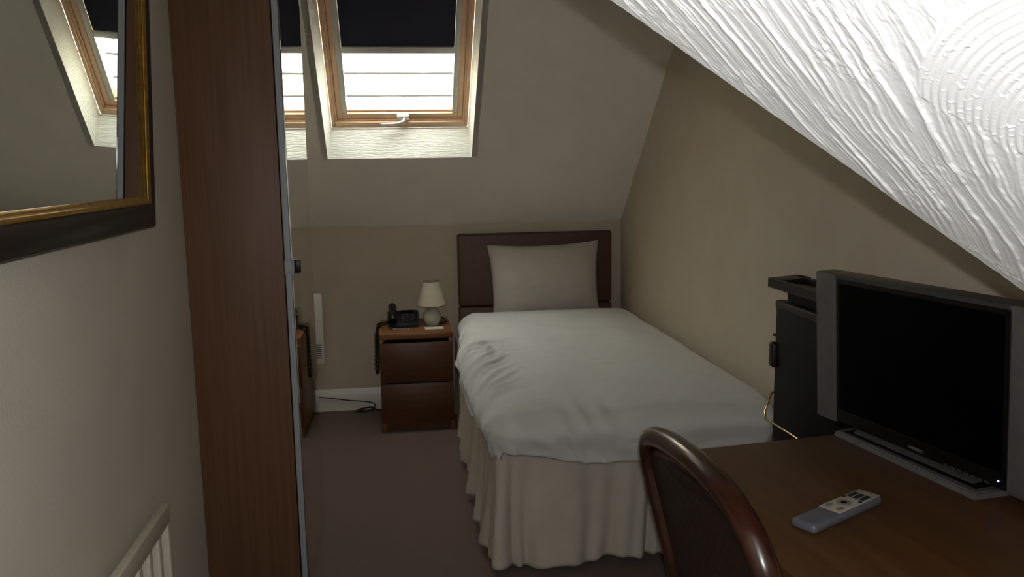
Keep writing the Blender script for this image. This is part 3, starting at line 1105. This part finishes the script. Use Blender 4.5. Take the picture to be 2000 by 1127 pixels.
# hoop outline (outer edge) in the plane of the back
outer = [(1.555, 0.44), (1.558, 0.52), (1.566, 0.60), (1.578, 0.674), (1.592, 0.733), (1.606, 0.803), (1.612, 0.855), (1.596, 0.900), (1.545, 0.932), (1.440, 0.957), (1.340, 0.972), (1.230, 0.979), (1.135, 0.974),
         (1.066, 0.950), (1.025, 0.915), (1.004, 0.870), (1.000, 0.80), (1.008, 0.72), (1.018, 0.64), (1.028, 0.55), (1.034, 0.44)]
oc = np.array(outer)
ss = np.linspace(0, len(oc) - 1, 140)
ol = np.stack([np.interp(ss, np.arange(len(oc)), oc[:, k]) for k in range(2)], -1)
kk = np.ones(9) / 9
ol = np.stack([np.convolve(np.pad(ol[:, k], 4, 'reflect', reflect_type='odd'), kk, 'valid') for k in range(2)], -1)
cy_, cz_ = 1.305, 0.70
tgo = np.gradient(ol, axis=0)
tgo /= np.linalg.norm(tgo, axis=1)[:, None]
inn = np.stack([tgo[:, 1], -tgo[:, 0]], -1)
inn *= np.sign(((np.array([cy_, cz_]) - ol) * inn).sum(1))[:, None]
RT_ = 0.0205
mid = ol + inn * RT_
bm = bmesh.new()
tube(bm, [hp_(y, z) for y, z in mid], RT_, 16)
obj('back_hoop', bm, 'rattan', ch, ang=70, off=co_)
inn_l = ol + inn * (RT_ * 2 + 0.009)
bm = bmesh.new()
tube(bm, [hp_(y, z) + Vector((0.002, 0, 0)) for y, z in inn_l[6:-6]], 0.0085, 10)
obj('inner_hoop', bm, 'rattan', ch, ang=70, off=co_)
# woven back panel
bm = bmesh.new()
half = len(inn_l) // 2
zt = inn_l[:, 1]
rows = []
for z in np.linspace(0.47, 0.95, 40):
    ys = [np.interp(z, inn_l[:52, 1], inn_l[:52, 0])] if z <= inn_l[51, 1] else None
    # intersect the hoop at height z
    cross = []
    for i in range(len(inn_l) - 1):
        z0, z1 = inn_l[i, 1], inn_l[i + 1, 1]
        if (z0 - z) * (z1 - z) < 0:
            t = (z - z0) / (z1 - z0)
            cross.append(inn_l[i, 0] + t * (inn_l[i + 1, 0] - inn_l[i, 0]))
    if len(cross) >= 2:
        rows.append((z, max(cross), min(cross)))
NC = 40
vsr = []
for (z, ya, yb) in rows:
    vsr.append([bm.verts.new(hp_(ya + (yb - ya) * k / NC, z) + Vector((-0.001 + 0.005 * (((k % 2) ^ (len(vsr) % 2)) - 0.5) * (1 if 1 < k < NC - 1 else 0), 0, 0))) for k in range(NC + 1)])
for i in range(len(vsr) - 1):
    for k in range(NC):
        bm.faces.new((vsr[i][k], vsr[i][k + 1], vsr[i + 1][k + 1], vsr[i + 1][k]))
cp_ = obj('woven_back', bm, 'cane', ch, ang=80, off=co_)
md = cp_.modifiers.new('weave_thickness', 'SOLIDIFY')
md.thickness = 0.004
# seat, legs, rails
bm = bmesh.new()
box(bm, (0.565, 1.055, 0.425), (0.985, 1.535, 0.462), 0.016, 3)
obj('seat', bm, 'cane', ch, off=co_)
bm = bmesh.new()
loop = [(0.565, 1.05), (0.80, 1.045), (0.97, 1.065), (0.995, 1.12), (0.995, 1.47), (0.97, 1.525), (0.80, 1.545), (0.565, 1.54)]
tube(bm, [(x, y, 0.425) for x, y in loop], 0.015, 12, closed=True)
obj('seat_rail', bm, 'rattan', ch, ang=70, off=co_)
for y0, y1 in ((1.555, 1.575), (1.034, 1.015)):
    bm = bmesh.new()
    tube(bm, [(hp_(y0, 0.46).x, y0 - math.copysign(RT_, y0 - 1.3), 0.46), (0.555, y0 - math.copysign(RT_, y0 - 1.3), 0.30), (0.535, y1 - math.copysign(RT_, y0 - 1.3), 0.0)], [0.018, 0.017, 0.015], 12)
    obj('leg', bm, 'rattan', ch, ang=70, off=co_)
for y in (1.10, 1.49):
    bm = bmesh.new()
    tube(bm, [(0.965, y, 0.43), (0.970, y, 0.22), (0.985, y + math.copysign(0.012, y - 1.3), 0.0)], [0.018, 0.017, 0.015], 12)
    obj('leg', bm, 'rattan', ch, ang=70, off=co_)
for a, b in (((0.548, 1.045, 0.20), (0.972, 1.10, 0.20)), ((0.548, 1.548, 0.20), (0.972, 1.49, 0.20)), ((0.76, 1.075, 0.20), (0.76, 1.52, 0.20))):
    bm = bmesh.new()
    tube(bm, [a, b], 0.010, 10)
    obj('stretcher', bm, 'rattan', ch, ang=70, off=co_)

# ------------------------------------------------------------------ trouser press behind the desk
PX0, PY0, PY1 = 1.250, 2.235, 2.640
po = (1.30, 2.43, 0)
tp = thing('trouser_press', 'black trouser press with jacket tray standing against the right wall', 'trouser press', po)
bm = bmesh.new()
box(bm, (PX0, PY0, 0.13), (PX0 + 0.034, PY1, 0.975), 0.006, 2)
fr = obj('front_board', bm, 'press', tp, off=po)
bm = bmesh.new()
box(bm, (PX0 - 0.003, PY0, 0.955), (PX0 + 0.036, PY1 + 0.002, 0.982), 0.006, 2)
obj('top_lip', bm, 'press_b', fr, off=(0, 0, 0)).data.transform(Matrix.Translation(-Vector(po)))
bm = bmesh.new()
box(bm, (PX0 + 0.036, PY0 + 0.01, 0.10), (XR - 0.012, PY1 - 0.02, 0.985), 0.006, 2)
obj('back_board', bm, 'press', tp, off=po)
bm = bmesh.new()
box(bm, (PX0 + 0.012, PY0 + 0.01, 0.985), (XR - 0.014, PY1 - 0.055, 1.032), 0.004, 2)
obj('neck', bm, 'press', tp, off=po)
bm = bmesh.new()
TX0, TX1, TY0, TY1 = PX0 - 0.035, XR - 0.010, PY0 - 0.02, PY1 - 0.010
tpoly = [(TX0, TY0), (TX1, TY0), (TX1, TY1 + 0.05), (TX0, TY1)]
prism(bm, [(x, y, 1.030) for x, y in tpoly], (0, 0, 0.012))
for (x0, y0), (x1, y1), wdt in ((tpoly[0], tpoly[1], 0.016), (tpoly[1], tpoly[2], 0.016), (tpoly[2], tpoly[3], 0.075), (tpoly[3], tpoly[0], 0.016)):
    d = Vector((x1 - x0, y1 - y0, 0)).normalized()
    nn = Vector((-d.y, d.x, 0)) * wdt
    prism(bm, [Vector((x0, y0, 1.041)), Vector((x1, y1, 1.041)), Vector((x1, y1, 1.041)) + nn, Vector((x0, y0, 1.041)) + nn], (0, 0, 0.018))
obj('tray', bm, 'press_b', tp, off=po)
bm = bmesh.new()
box(bm, (PX0 - 0.016, PY1 - 0.018, 0.752), (PX0 + 0.014, PY1 + 0.016, 0.838), 0.010, 3)
hn = obj('handle', bm, 'press_b', tp, off=po)
bm = bmesh.new()
tube(bm, [(PX0 + 0.010, PY1 + 0.014 * 0, 0.86), (PX0 - 0.004, PY1 + 0.006, 0.862)], 0.005, 8)
obj('peg', bm, 'press_b', tp, off=po)
bm = bmesh.new()
tube(bm, [(1.252, 2.640, 0.665), (1.246, 2.648, 0.655), (1.222, 2.640, 0.600), (1.208, 2.606, 0.588), (1.204, 2.590, 0.586), (1.204, 2.42, 0.590), (1.204, 2.30, 0.590), (1.252, 2.27, 0.590)], 0.0032, 10)
obj('wire_rail', bm, 'brass', tp, off=po)
for y in (PY0 + 0.04, PY1 - 0.06):
    bm = bmesh.new()
    box(bm, (PX0 - 0.01, y - 0.015, 0.0), (XR - 0.018, y + 0.015, 0.14), 0.004, 2)
    obj('foot', bm, 'press', tp, off=po)
